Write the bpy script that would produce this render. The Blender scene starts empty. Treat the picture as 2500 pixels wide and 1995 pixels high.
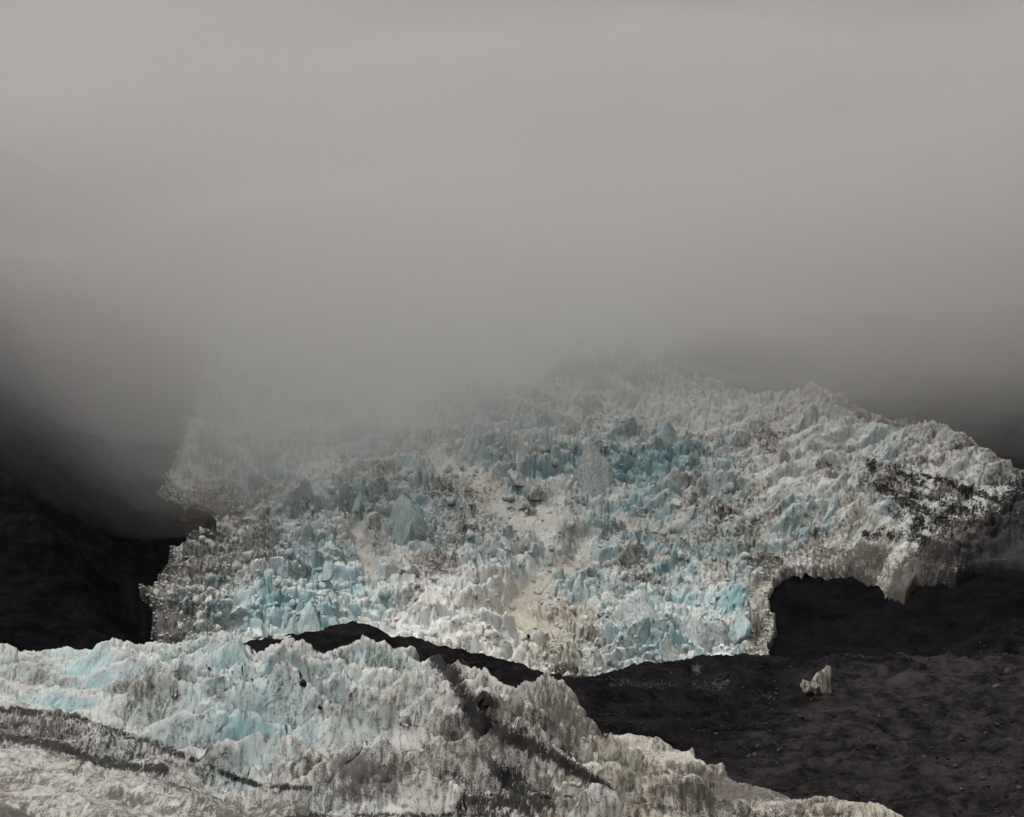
import bpy, math, random
import numpy as np

# ------------------------------------------------------------------ camera, sky, sun, exposure
scene = bpy.context.scene
COL = scene.collection
IMG_W, IMG_H = 2500.0, 1995.0
FPX = 4089.0                       # focal length in photograph pixels
PITCH = math.radians(4.9)
CAM_Z = 200.0
cam = bpy.data.cameras.new('camera')
cam.sensor_fit = 'HORIZONTAL'
cam.angle = 2 * math.atan(IMG_W / 2 / FPX)
cam.clip_start = 1.0
cam.clip_end = 20000.0
cam_o = bpy.data.objects.new('camera', cam)
COL.objects.link(cam_o)
cam_o.location = (0, 0, CAM_Z)
cam_o.rotation_euler = (math.pi / 2 + PITCH, 0, 0)
scene.camera = cam_o

SUN_EL, SUN_AZ = math.radians(64), math.radians(240)     # high and veiled, from behind the viewer's left shoulder
world = bpy.data.worlds.new('World')
scene.world = world
world.use_nodes = True
nt = world.node_tree
bg = nt.nodes['Background']
sky = nt.nodes.new('ShaderNodeTexSky')
sky.sky_type = 'NISHITA'
sky.sun_disc = False
sky.sun_elevation = SUN_EL
sky.sun_rotation = SUN_AZ
sky.dust_density = 6.0
hs = nt.nodes.new('ShaderNodeHueSaturation')
hs.inputs['Saturation'].default_value = 0.04
nt.links.new(sky.outputs[0], hs.inputs['Color'])
warm = nt.nodes.new('ShaderNodeMix')
warm.data_type = 'RGBA'; warm.blend_type = 'MULTIPLY'
warm.inputs[0].default_value = 1.0
warm.inputs[7].default_value = (1.0, 0.985, 0.965, 1)
nt.links.new(hs.outputs[0], warm.inputs[6])
# overcast: the cloud deck is about three times brighter overhead than at the horizon
tc = nt.nodes.new('ShaderNodeTexCoord'); sep = nt.nodes.new('ShaderNodeSeparateXYZ')
nt.links.new(tc.outputs['Generated'], sep.inputs[0])
mr = nt.nodes.new('ShaderNodeMapRange')
nt.links.new(sep.outputs['Z'], mr.inputs[0])
mr.inputs[1].default_value = 0.0; mr.inputs[2].default_value = 1.0; mr.inputs[3].default_value = 0.34; mr.inputs[4].default_value = 1.6
deck = nt.nodes.new('ShaderNodeMix'); deck.data_type = 'RGBA'; deck.blend_type = 'MULTIPLY'; deck.inputs[0].default_value = 1.0
nt.links.new(warm.outputs[2], deck.inputs[6]); nt.links.new(mr.outputs[0], deck.inputs[7])
nt.links.new(deck.outputs[2], bg.inputs['Color'])
bg.inputs['Strength'].default_value = 0.115

sun = bpy.data.lights.new('sun', 'SUN')
sun.energy = 0.8
sun.angle = math.radians(25)
sun.color = (1.0, 0.97, 0.93)
sun_o = bpy.data.objects.new('sun', sun)
COL.objects.link(sun_o)
# direction towards the sun (sky rotation is clockwise from +Y)
sdx, sdy, sdz = math.sin(SUN_AZ) * math.cos(SUN_EL), math.cos(SUN_AZ) * math.cos(SUN_EL), math.sin(SUN_EL)
sun_o.rotation_euler = (math.pi / 2 - SUN_EL, 0, math.atan2(sdx, -sdy))
sun_o.location = (0, 0, CAM_Z + 300)

scene.view_settings.view_transform = 'Standard'
scene.view_settings.look = 'None'
scene.view_settings.gamma = 1.0
scene.view_settings.use_curve_mapping = False
scene.view_settings.exposure = 0.03
scene.render.engine = 'CYCLES'
scene.cycles.max_bounces = 6
scene.cycles.diffuse_bounces = 1
scene.cycles.glossy_bounces = 1
scene.cycles.volume_bounces = 3
scene.cycles.transparent_max_bounces = 16
scene.cycles.use_denoising = True
scene.cycles.use_adaptive_sampling = True
scene.cycles.adaptive_threshold = 0.05

# ------------------------------------------------------------------ numpy noise
F4 = np.float32

def _rng(seed):
    return np.random.default_rng(seed * 7919 + 13)
_tabs = {}
def _tab(seed):
    if seed not in _tabs:
        r = _rng(seed)
        a = r.random((256, 256)) * 2 * np.pi
        _tabs[seed] = (np.cos(a).astype(F4), np.sin(a).astype(F4))
    return _tabs[seed]

def gn2(x, y, seed=0):
    gx, gy = _tab(seed)
    fx = np.floor(x); fy = np.floor(y)
    u = (x - fx).astype(F4); v = (y - fy).astype(F4)
    i = fx.astype(np.int32) & 255; j = fy.astype(np.int32) & 255
    i1 = (i + 1) & 255; j1 = (j + 1) & 255
    a = gx[i, j] * u + gy[i, j] * v
    b = gx[i1, j] * (u - 1) + gy[i1, j] * v
    c = gx[i, j1] * u + gy[i, j1] * (v - 1)
    d = gx[i1, j1] * (u - 1) + gy[i1, j1] * (v - 1)
    su = u * u * u * (u * (u * 6 - 15) + 10); sv = v * v * v * (v * (v * 6 - 15) + 10)
    ab = a + (b - a) * su; cd = c + (d - c) * su
    return (ab + (cd - ab) * sv) * 1.5

def fbm2(x, y, octv=4, seed=0, gain=0.5):
    s = 0; amp = 1.0; f = 1.0; n = 0
    for k in range(octv):
        s = s + amp * gn2(x * f + 17.3 * k, y * f - 9.1 * k, seed + k)
        n += amp; amp *= gain; f *= 2.07
    return s / n

def ridge2(x, y, octv=4, seed=0, gain=0.5):
    s = 0; amp = 1.0; f = 1.0; n = 0
    for k in range(octv):
        s = s + amp * (1 - 2 * np.abs(gn2(x * f + 31.7 * k, y * f + 5.9 * k, seed + k)))
        n += amp; amp *= gain; f *= 2.11
    return s / n

_t3 = {}
def vn3(x, y, z, seed=0):
    if seed not in _t3:
        _t3[seed] = (_rng(seed + 500).random((64, 64, 64)) * 2 - 1).astype(F4)
    t = _t3[seed]
    fx = np.floor(x); fy = np.floor(y); fz = np.floor(z)
    u = (x - fx).astype(F4); v = (y - fy).astype(F4); w = (z - fz).astype(F4)
    i = fx.astype(np.int32) & 63; j = fy.astype(np.int32) & 63; k = fz.astype(np.int32) & 63
    i1 = (i + 1) & 63; j1 = (j + 1) & 63; k1 = (k + 1) & 63
    u = u * u * (3 - 2 * u); v = v * v * (3 - 2 * v); w = w * w * (3 - 2 * w)
    a = t[i, j, k] * (1 - u) + t[i1, j, k] * u
    b = t[i, j1, k] * (1 - u) + t[i1, j1, k] * u
    c = t[i, j, k1] * (1 - u) + t[i1, j, k1] * u
    d = t[i, j1, k1] * (1 - u) + t[i1, j1, k1] * u
    return (a * (1 - v) + b * v) * (1 - w) + (c * (1 - v) + d * v) * w

_tv = {}
def _vtab(seed):
    if seed not in _tv:
        _tv[seed] = _rng(seed + 900).random((256, 256, 6)).astype(F4)
    return _tv[seed]

def voro2(x, y, seed=0, jit=0.9):
    """F1, F2, (random values of the nearest cell), offset to its centre"""
    t = _vtab(seed)
    fx = np.floor(x).astype(np.int32); fy = np.floor(y).astype(np.int32)
    f1 = np.full(x.shape, 9.0, F4); f2 = np.full(x.shape, 9.0, F4)
    bi = np.zeros(x.shape, np.int32); bj = np.zeros(x.shape, np.int32)
    ox = np.zeros(x.shape, F4); oy = np.zeros(x.shape, F4)
    for a in (-1, 0, 1):
        for b in (-1, 0, 1):
            i = (fx + a) & 255; j = (fy + b) & 255
            dx = (x - (fx + a + 0.5 + jit * (t[i, j, 0] - 0.5))).astype(F4)
            dy = (y - (fy + b + 0.5 + jit * (t[i, j, 1] - 0.5))).astype(F4)
            d = np.sqrt(dx * dx + dy * dy)
            m = d < f1
            f2 = np.where(m, f1, np.minimum(f2, d))
            f1 = np.where(m, d, f1)
            bi = np.where(m, i, bi); bj = np.where(m, j, bj)
            ox = np.where(m, dx, ox); oy = np.where(m, dy, oy)
    r = t[bi, bj]
    return f1, f2, r, ox, oy

def blocks(x, y, seed, dome=0.45, tilt=0.9):
    """rounded, tilted blocks parted by cracks: height about 0..1, and a random value per block"""
    f1, f2, r, ox, oy = voro2(x, y, seed)
    e = np.clip((f2 - f1) / dome, 0, 1)
    cap = 1 - (1 - e) ** 2.2
    h = r[..., 2] * 0.8 + tilt * ((r[..., 3] - 0.5) * ox + (r[..., 4] - 0.35) * oy)
    return cap * (0.35 + h), r[..., 5], e

def fins(x, y, seed, ax=0.75, front=0.28, back=0.8, rot=0.5, k=1.0, p=1.5, jit=0.95):
    """overlapping serac fins: steep towards the viewer (-y), gentler behind"""
    t = _vtab(seed)
    fx = np.floor(x).astype(np.int32); fy = np.floor(y).astype(np.int32)
    best = np.full(x.shape, -9.0, F4); bid = np.zeros(x.shape, F4); bf = np.zeros(x.shape, F4)
    for a in (-1, 0, 1):
        for b in (-2, -1, 0, 1, 2):
            i = (fx + a) & 255; j = (fy + b) & 255
            r = t[i, j]
            dx = (x - (fx + a + 0.5 + jit * (r[..., 0] - 0.5))).astype(F4)
            dy = (y - (fy + b + 0.5 + jit * (r[..., 1] - 0.5))).astype(F4)
            dy = dy + dx * rot * (r[..., 3] - 0.5) * 2
            dx = dx + dy * 0.5 * (r[..., 4] - 0.5)
            dyf = np.where(dy < 0, -dy / front, dy / back)
            h = 0.35 + 0.65 * r[..., 2]
            val = h * (1 - np.abs(dx / ax) ** p) - k * dyf
            m = val > best
            best = np.where(m, val, best)
            bid = np.where(m, r[..., 5], bid)
            bf = np.where(m, np.clip(-dy / front * 3, -1, 1), bf)
    return np.maximum(best, -0.35), bid, bf

def smooth(a, b, x):
    t = np.clip((x - a) / (b - a), 0, 1)
    return t * t * (3 - 2 * t)

# ------------------------------------------------------------------ places in the photograph <-> places in the world
CP, SP = math.cos(PITCH), math.sin(PITCH)
def at(px, py, Y):
    a = (px - IMG_W / 2) / FPX; b = (IMG_H / 2 - py) / FPX
    s = Y / (CP - b * SP)
    return np.array([a * s, Y, (SP + b * CP) * s])        # z relative to the camera

def proj(X, Y, Z):
    d = Y * CP + Z * SP
    return IMG_W / 2 + FPX * X / d, IMG_H / 2 - FPX * (Z * CP - Y * SP) / d

class TPS:
    """smooth ground through surveyed points: z(x, y)"""
    def __init__(self, pts, lam=0.0):
        P = np.array([at(*p) for p in pts])
        self.c = P[:, :2] / 100.0
        n = len(P)
        d = np.linalg.norm(self.c[:, None] - self.c[None], axis=2)
        K = self._k(d) + lam * np.eye(n)
        A = np.zeros((n + 3, n + 3)); A[:n, :n] = K
        A[:n, n] = 1; A[:n, n + 1:] = self.c; A[n, :n] = 1; A[n + 1:, :n] = self.c.T
        self.w = np.linalg.solve(A, np.concatenate([P[:, 2], np.zeros(3)]))
    @staticmethod
    def _k(d):
        return d * d * np.log(np.maximum(d, 1e-6))
    def __call__(self, X, Y):
        x = X / 100.0; y = Y / 100.0
        z = self.w[-3] + self.w[-2] * x + self.w[-1] * y
        for (cx, cy), w in zip(self.c, self.w):
            d2 = (x - cx) ** 2 + (y - cy) ** 2
            z = z + w * 0.5 * d2 * np.log(np.maximum(d2, 1e-9))
        return z

def inside(poly, px, py):
    """signed distance to a polygon, positive inside"""
    P = np.array(poly, float)
    d2 = np.full(px.shape, 1e12); ins = np.zeros(px.shape, bool)
    for (x0, y0), (x1, y1) in zip(P, np.roll(P, -1, axis=0)):
        ex, ey = x1 - x0, y1 - y0
        t = np.clip(((px - x0) * ex + (py - y0) * ey) / (ex * ex + ey * ey + 1e-9), 0, 1)
        d2 = np.minimum(d2, (px - x0 - t * ex) ** 2 + (py - y0 - t * ey) ** 2)
        cr = ((y0 > py) != (y1 > py))
        ins ^= cr & (px < (x1 - x0) * (py - y0) / (y1 - y0 + 1e-12) + x0)
    d = np.sqrt(d2)
    return np.where(ins, d, -d)

def along(line, px, py):
    """distance to a polyline"""
    d2 = np.full(px.shape, 1e12)
    for (x0, y0), (x1, y1) in zip(line[:-1], line[1:]):
        ex, ey = x1 - x0, y1 - y0
        t = np.clip(((px - x0) * ex + (py - y0) * ey) / (ex * ex + ey * ey + 1e-9), 0, 1)
        d2 = np.minimum(d2, (px - x0 - t * ex) ** 2 + (py - y0 - t * ey) ** 2)
    return np.sqrt(d2)

# ------------------------------------------------------------------ meshes
def grid_mesh(name, P, mat, keep=None, attrs=None):
    """P: (rows, cols, 3) -> one mesh; keep: (rows-1, cols-1) bool; attrs: name -> (rows, cols)"""
    nr, nc = P.shape[:2]
    idx = np.arange(nr * nc, dtype=np.int32).reshape(nr, nc)
    q = np.stack([idx[:-1, :-1], idx[:-1, 1:], idx[1:, 1:], idx[1:, :-1]], -1)
    q = q[keep] if keep is not None else q.reshape(-1, 4)
    used = np.zeros(nr * nc, bool); used[q.ravel()] = True
    remap = np.cumsum(used).astype(np.int32) - 1
    V = P.reshape(-1, 3)[used].astype(F4)
    q = remap[q]
    V[:, 2] += CAM_Z
    me = bpy.data.meshes.new(name)
    me.vertices.add(len(V)); me.vertices.foreach_set('co', V.ravel())
    me.loops.add(q.size); me.loops.foreach_set('vertex_index', q.ravel())
    me.polygons.add(len(q))
    me.polygons.foreach_set('loop_start', np.arange(0, q.size, 4, dtype=np.int32))
    me.update(calc_edges=True)
    me.shade_smooth()
    for k, v in (attrs or {}).items():
        at_ = me.attributes.new(k, 'FLOAT', 'POINT')
        at_.data.foreach_set('value', v.reshape(-1)[used].astype(F4))
    me.materials.append(mat)
    o = bpy.data.objects.new(name, me)
    COL.objects.link(o)
    return o

def structure(o, label=None, cat=None):
    o['kind'] = 'structure'
    if label: o['label'] = label
    if cat: o['category'] = cat
    return o

def normals(P):
    du = np.gradient(P, axis=1); dv = np.gradient(P, axis=0)
    n = np.cross(du, dv)
    n /= np.linalg.norm(n, axis=2, keepdims=True) + 1e-9
    return n

def adapt_rows(a, Yd, Zf, nrows, wy, wb=0.25, sm=7):
    """row depths per column so that rows are even on the slopes that face the viewer"""
    A, YY = np.meshgrid(a, Yd)
    Z = Zf(A * YY, YY)
    _, py = proj(A * YY, YY, Z)
    d = -np.diff(py, axis=0)
    w = np.where(d > 0, d, -d * wb) + wy * np.diff(np.log(YY), axis=0)
    # soften along the columns so that neighbours stay aligned
    k = np.ones(5) / 5
    w = np.apply_along_axis(lambda r: np.convolve(np.pad(r, 2, mode='edge'), k, 'valid'), 1, w)
    c = np.concatenate([np.zeros((1, len(a))), np.cumsum(w, axis=0)], 0)
    out = np.empty((nrows, len(a)))
    t = np.linspace(0, 1, nrows)
    for i in range(len(a)):
        out[:, i] = np.interp(t * c[-1, i], c[:, i], Yd)
    g = np.exp(-np.linspace(-2.2, 2.2, 2 * sm + 1) ** 2); g /= g.sum()
    return np.apply_along_axis(lambda r: np.convolve(np.pad(r, sm, mode='edge'), g, 'valid'), 1, out)

# ------------------------------------------------------------------ materials
class NB:
    def __init__(self, name):
        self.m = bpy.data.materials.new(name); self.m.use_nodes = True
        self.t = self.m.node_tree; self.b = self.t.nodes['Principled BSDF']
        self.out = self.t.nodes['Material Output']
    def n(self, kind, **kw):
        x = self.t.nodes.new('ShaderNode' + kind)
        for k, v in kw.items(): setattr(x, k, v)
        return x
    def link(self, a, b): self.t.links.new(a, b)
    def attr(self, name): return self.n('Attribute', attribute_name=name).outputs['Fac']
    def pos(self, scale=(1, 1, 1), rot=(0, 0, 0)):
        g = self.n('NewGeometry'); mp = self.n('Mapping'); mp.vector_type = 'POINT'
        self.link(g.outputs['Position'], mp.inputs['Vector'])
        mp.inputs['Scale'].default_value = scale; mp.inputs['Rotation'].default_value = rot
        return mp.outputs[0]
    def noise(self, vec, scale=1.0, detail=6, rough=0.55, dist=0.0):
        x = self.n('TexNoise'); self.link(vec, x.inputs['Vector'])
        x.inputs['Scale'].default_value = scale; x.inputs['Detail'].default_value = detail
        x.inputs['Roughness'].default_value = rough; x.inputs['Distortion'].default_value = dist
        return x.outputs['Fac']
    def math(self, op, a, b=None, c=None, clamp=False):
        x = self.n('Math', operation=op, use_clamp=clamp)
        for i, v in enumerate((a, b, c)):
            if v is None: continue
            if isinstance(v, (int, float)): x.inputs[i].default_value = v
            else: self.link(v, x.inputs[i])
        return x.outputs[0]
    def step(self, v, lo, hi, to0=0.0, to1=1.0):
        x = self.n('MapRange', interpolation_type='SMOOTHSTEP')
        self.link(v, x.inputs[0])
        for i, q in zip((1, 2, 3, 4), (lo, hi, to0, to1)): x.inputs[i].default_value = q
        return x.outputs[0]
    def mix(self, f, a, b):
        x = self.n('Mix', data_type='RGBA')
        if isinstance(f, (int, float)): x.inputs[0].default_value = f
        else: self.link(f, x.inputs[0])
        for i, v in ((6, a), (7, b)):
            if isinstance(v, tuple): x.inputs[i].default_value = (*v, 1)
            else: self.link(v, x.inputs[i])
        return x.outputs[2]
    def bump(self, h, strength, dist):
        x = self.n('Bump'); x.inputs['Strength'].default_value = strength; x.inputs['Distance'].default_value = dist
        self.link(h, x.inputs['Height']); self.link(x.outputs[0], self.b.inputs['Normal'])

def ice_material(name, s, attrs=True, blue_const=0.5, dirt_const=0.3, run=0.09, wh=1.0, dv=((1.0, 0.7, 0.35), (0.1, 0.5, 0.2))):
    """s: size of the grime pattern, 1 for the far icefall, smaller for the near glacier"""
    k = NB(name)
    blue = k.attr('blue') if attrs else k.n('Value').outputs[0]
    dirt = k.attr('dirt') if attrs else k.n('Value').outputs[0]
    dark = k.attr('dark') if attrs else k.n('Value').outputs[0]
    tan = k.attr('tan') if attrs else k.n('Value').outputs[0]
    if not attrs:
        for o, v in ((blue, blue_const), (dirt, dirt_const), (dark, 0.0), (tan, 0.1)): o.default_value = v
    p = k.pos()
    n1 = k.noise(p, 0.05 / s, 8, 0.6)
    n2 = k.noise(p, 0.35 / s, 6, 0.6, 0.4)
    st = k.noise(k.pos((1.0, 0.55, run), (0.08, 0.10, 0.0)), 0.55 / s, 7, 0.62, 0.5)       # melt streaks run down the faces
    fine = k.noise(p, 2.2 / s, 4, 0.7)
    # clean ice: old white crust to glassy blue
    bf = k.math('ADD', blue, k.math('MULTIPLY', k.math('SUBTRACT', n2, 0.5), 0.9))
    bf = k.step(bf, 0.15, 1.05)
    white = k.mix(k.step(n1, 0.35, 0.7), tuple(wh * c for c in (0.72, 0.73, 0.71)), tuple(wh * c for c in (0.62, 0.61, 0.57)))
    tf = k.step(k.math('ADD', tan, k.math('MULTIPLY', k.math('SUBTRACT', n2, 0.5), 0.7)), 0.1, 0.9, 0.0, 0.9)
    white = k.mix(tf, white, (0.46, 0.425, 0.34))
    col = k.mix(bf, white, (0.345, 0.485, 0.505))
    deep = k.step(k.math('ADD', blue, k.math('MULTIPLY', k.math('SUBTRACT', fine, 0.5), 0.8)), 0.95, 1.5)
    col = k.mix(deep, col, (0.19, 0.38, 0.425))
    # silt film and streaks
    silt = k.math('ADD', k.math('MULTIPLY', st, 0.75), k.math('MULTIPLY', n2, 0.35))
    silt = k.math('ADD', silt, k.math('MULTIPLY', dirt, 0.42))
    film = k.step(silt, 0.58, 0.98, 0.0, 0.7)
    col = k.mix(film, col, (0.25, 0.22, 0.18))
    grit = k.step(k.math('ADD', silt, k.math('MULTIPLY', k.math('SUBTRACT', fine, 0.5), 0.75)), 0.78, 0.96, 0.0, 0.85)
    col = k.mix(grit, col, (0.052, 0.044, 0.038))
    # thin dirt veins
    w = k.noise(k.pos((1, 0.8, 0.6), (0.3, 0.2, 0.4)), 0.13 / s, 5, 0.6, 1.2)
    vein = k.math('ABSOLUTE', k.math('SUBTRACT', w, 0.5))
    vein = k.step(vein, 0.005, 0.02, 1.0, 0.0)
    vein = k.math('MULTIPLY', vein, k.step(n2, 0.42, 0.62))
    vein = k.math('MULTIPLY', vein, k.step(dirt, 0.0, 0.6, 0.5, 0.95))
    col = k.mix(vein, col, (0.05, 0.045, 0.04))
    # rock debris lying on the ice
    dstr = k.noise(k.pos(*dv), 0.8 / s, 6, 0.68, 0.8)
    dk = k.math('ADD', dark, k.math('MULTIPLY', k.math('SUBTRACT', n2, 0.5), 0.9))
    dk = k.math('ADD', dk, k.math('MULTIPLY', k.math('SUBTRACT', dstr, 0.5), 1.5))
    dk = k.math('ADD', dk, k.math('MULTIPLY', k.math('SUBTRACT', fine, 0.5), 0.8))
    dk = k.step(dk, 0.36, 0.72)
    dcol = k.mix(k.step(fine, 0.35, 0.75), (0.012, 0.011, 0.012), (0.05, 0.046, 0.044))
    col = k.mix(dk, col, dcol)
    k.link(col, k.b.inputs['Base Color'])
    k.link(k.math('ADD', k.math('MULTIPLY', dk, 0.3), 0.5), k.b.inputs['Roughness'])
    k.b.inputs['Specular IOR Level'].default_value = 0.25
    k.bump(k.math('ADD', k.noise(p, 1.4 / s, 5, 0.65), k.math('MULTIPLY', k.noise(p, 5.0 / s, 3, 0.7), 0.4)), 0.55, 0.55 * s)
    return k.m

def rock_material(name, s, lo, hi, patch=False):
    # wet: 1 where the rock is black and wet
    k = NB(name)
    p = k.pos()
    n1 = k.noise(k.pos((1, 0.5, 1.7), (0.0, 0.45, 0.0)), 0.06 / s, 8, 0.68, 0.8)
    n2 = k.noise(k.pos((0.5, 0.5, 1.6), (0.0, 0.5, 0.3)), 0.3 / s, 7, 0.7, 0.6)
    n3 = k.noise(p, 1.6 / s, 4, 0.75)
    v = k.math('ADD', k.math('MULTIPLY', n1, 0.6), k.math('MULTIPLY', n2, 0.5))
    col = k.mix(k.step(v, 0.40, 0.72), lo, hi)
    col = k.mix(k.step(n3, 0.60, 0.78, 0.0, 0.7), col, tuple(c * 2.2 for c in hi))
    if patch:
        col = k.mix(k.attr('wet'), col, k.mix(k.step(v, 0.40, 0.72), (0.0045, 0.0043, 0.0052), (0.016, 0.0145, 0.0155)))
        pt = k.attr('patch')
        st = k.noise(k.pos((1.0, 0.6, 0.5), (0.0, -0.6, 0.4)), 0.62 / s, 7, 0.7, 0.9)
        f = k.math('ADD', k.math('MULTIPLY', pt, 0.5), k.math('ADD', k.math('MULTIPLY', st, 1.0), k.math('MULTIPLY', n3, 0.25)))
        col = k.mix(k.step(f, 0.80, 1.12), col, (0.12, 0.113, 0.108))
    k.link(col, k.b.inputs['Base Color'])
    k.b.inputs['Roughness'].default_value = 0.75
    k.b.inputs['Specular IOR Level'].default_value = 0.0
    k.bump(k.math('ADD', n2, k.math('MULTIPLY', n3, 0.6)), 0.9, 1.3 * s)
    return k.m

M_ICEFALL = ice_material('icefall_ice', 0.8, run=0.6, dv=((0.45, 0.5, 1.3), (0.0, 0.45, 0.0)))
M_NEAR = ice_material('near_ice', 0.36, run=0.26, wh=0.72)
M_BLOCK = ice_material('block_ice', 0.5, False, 0.55, 0.35)
M_BLOCK_BLUE = ice_material('block_ice_blue', 0.5, False, 0.8, 0.3)
M_BLOCK_DIRTY = ice_material('block_ice_dirty', 0.5, False, 0.25, 0.5)
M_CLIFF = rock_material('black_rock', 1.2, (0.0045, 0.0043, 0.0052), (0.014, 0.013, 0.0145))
M_MORAINE = rock_material('moraine_rock', 0.8, (0.007, 0.0065, 0.0072), (0.052, 0.047, 0.047), True)
M_MORAINE_STONE = rock_material('moraine_stone', 0.5, (0.010, 0.009, 0.010), (0.075, 0.066, 0.062))
M_PALE = rock_material('pale_boulder', 0.3, (0.05, 0.045, 0.042), (0.11, 0.10, 0.095))
M_BOULDER = rock_material('boulder_rock', 0.3, (0.014, 0.013, 0.013), (0.04, 0.036, 0.034))

# ------------------------------------------------------------------ the ground: one surveyed surface under rock and icefall
GROUND = [
    # icefall, foot to top (px, py, metres away)
    (350, 1600, 660), (420, 1480, 730), (520, 1330, 820), (430, 1210, 900), (620, 1130, 960), (700, 1600, 655), (700, 1450, 735), (700, 1280, 845),
    (1000, 1640, 640), (1000, 1500, 715), (1000, 1380, 790), (1000, 1250, 865), (1000, 1100, 965), (900, 950, 1080),
    (1350, 1680, 650), (1350, 1560, 705), (1350, 1400, 790), (1350, 1250, 870), (1350, 1100, 970), (1300, 930, 1090), (1300, 780, 1230),
    (1650, 1660, 665), (1650, 1500, 740), (1650, 1320, 830), (1650, 1150, 935), (1650, 980, 1060), (1550, 860, 1150), (1550, 700, 1320),
    (1850, 1640, 672), (1840, 1500, 735), (1820, 1400, 780), (600, 900, 1120), (600, 600, 1420), (1300, 500, 1560),
    # upper right lobe and its skyline
    (1950, 1330, 805), (1900, 1180, 900), (1900, 1060, 1000), (2050, 1395, 765), (2200, 1440, 725), (2200, 1300, 800), (2150, 1180, 880),
    (2350, 1400, 705), (2400, 1290, 760), (2350, 1190, 830), (1800, 1000, 1060), (2000, 1025, 1000), (2100, 1070, 955), (2300, 1120, 885), (2480, 1240, 815), (2620, 1350, 760),
    (1800, 1030, 1180), (2000, 1075, 1120), (2150, 1140, 1080), (2400, 1230, 1000), (2620, 1400, 900),
    # dark wall under the arch and the black slope right of it
    (1910, 1640, 672), (1950, 1560, 705), (1980, 1480, 738), (2040, 1440, 752), (2130, 1490, 730), (2080, 1560, 700), (2000, 1660, 655),
    (1960, 1632, 668), (2035, 1626, 668), (1955, 1694, 652), (2030, 1692, 650),
    (2250, 1530, 690), (2400, 1460, 690), (2530, 1400, 690), (2350, 1600, 640), (2520, 1540, 640), (2700, 1450, 660),
    # near moraine mound at the right
    (2060, 1680, 600), (2180, 1642, 585), (2330, 1632, 570), (2500, 1640, 550), (2700, 1620, 540),
    (2180, 1660, 625), (2350, 1655, 615), (2520, 1660, 600),
    (2050, 1780, 480), (2300, 1760, 470), (2500, 1780, 440), (2050, 1890, 380), (2300, 1900, 350), (2500, 1960, 300), (2250, 2050, 285), (2700, 2100, 240),
    # the dark ridge before the icefall
    (690, 1572, 500), (760, 1565, 502), (835, 1545, 505), (905, 1556, 508), (965, 1577, 512), (1040, 1602, 520), (1090, 1610, 522), (1190, 1648, 530), (1310, 1680, 540),
    (1370, 1662, 545), (1435, 1678, 550), (1510, 1650, 562), (1620, 1640, 576), (1750, 1630, 592), (1830, 1645, 606), (1900, 1665, 622),
    (690, 1630, 545), (835, 1625, 548), (965, 1640, 555), (1090, 1665, 565), (1310, 1720, 580), (1435, 1720, 590), (1620, 1690, 612), (1750, 1690, 625), (1880, 1690, 645),
    (700, 1700, 420), (900, 1720, 420), (1100, 1760, 420), (1300, 1790, 420), (1500, 1790, 440), (1700, 1780, 460), (1880, 1760, 500), (1700, 1900, 380), (1400, 1950, 350), (900, 1950, 320), (300, 1900, 330),
    # black cliff at the left
    (-300, 1650, 520), (0, 1640, 540), (200, 1640, 560), (330, 1560, 665), (-300, 1350, 600), (0, 1350, 625), (200, 1400, 660), (330, 1380, 745),
    (0, 1100, 720), (200, 1180, 760), (350, 1210, 860), (-300, 1050, 700), (0, 800, 860), (-300, 700, 820), (300, 850, 980), (200, 500, 1150), (-300, 400, 1000),
]
ground = TPS(GROUND, 0.002)

ICE_POLY = [(420, 1640), (385, 1575), (395, 1510), (352, 1468), (420, 1400), (460, 1335), (500, 1300), (520, 1262), (455, 1250), (395, 1208), (440, 1130), (500, 900), (560, 300),
            (1700, 300), (1690, 900), (1800, 930), (1990, 960), (2110, 1020), (2310, 1080), (2500, 1200), (2760, 1350),
            (2700, 1395), (2470, 1385), (2370, 1395), (2330, 1435), (2240, 1440), (2205, 1478), (2160, 1460), (2110, 1415), (2040, 1395), (1960, 1400), (1890, 1432), (1868, 1470), (1880, 1560), (1872, 1640), (1870, 1760), (1000, 1760), (345, 1760)]

CHUTES = [([(1060, 1130), (1150, 1180), (1230, 1250), (1260, 1300), (1400, 1300), (1330, 1340)], 38),
          ([(1290, 1250), (1420, 1275), (1530, 1290)], 22),
          ([(1410, 1395), (1330, 1430), (1280, 1475), (1250, 1520), (1300, 1560), (1420, 1545)], 40),
          ([(870, 1300), (890, 1360), (905, 1430)], 22),
          ([(1870, 1435), (1830, 1480), (1860, 1560), (1850, 1620)], 14)]
SHATTER = [(1750, 1330), (1560, 1480)]

RIDGE = np.array([(0, 500), (690, 500), (835, 505), (965, 512), (1090, 522), (1310, 540), (1435, 550), (1620, 576), (1750, 592), (1900, 622), (2500, 600)], float)
def foot_limit(px, Y):
    return (Y - np.interp(px, RIDGE[:, 0], RIDGE[:, 1]) - 20) * 4.0

def edge_noise(X, Y):
    return fbm2(X / 26, Y / 26, 4, 31)

def ice_fields(X, Y):
    Zg = ground(X, Y)
    px, py = proj(X, Y, Zg)
    sd = inside(ICE_POLY, px, py) + 26 * edge_noise(X, Y)
    sd = np.minimum(sd, foot_limit(px, Y))
    ch = np.zeros(X.shape)
    for line, w in CHUTES:
        d = along(line, px, py) + 16 * fbm2(X / 15, Y / 15, 3, 77)
        ch = np.maximum(ch, 1 - smooth(w * 0.35, w * 1.3, d))
    lobe = smooth(-60, 90, (px - 1830) + (1240 - py) * 0.55 + 60 * fbm2(X / 40, Y / 40, 3, 5))   # the smoother right-hand lobe
    return Zg, px, py, sd, ch, lobe

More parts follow.
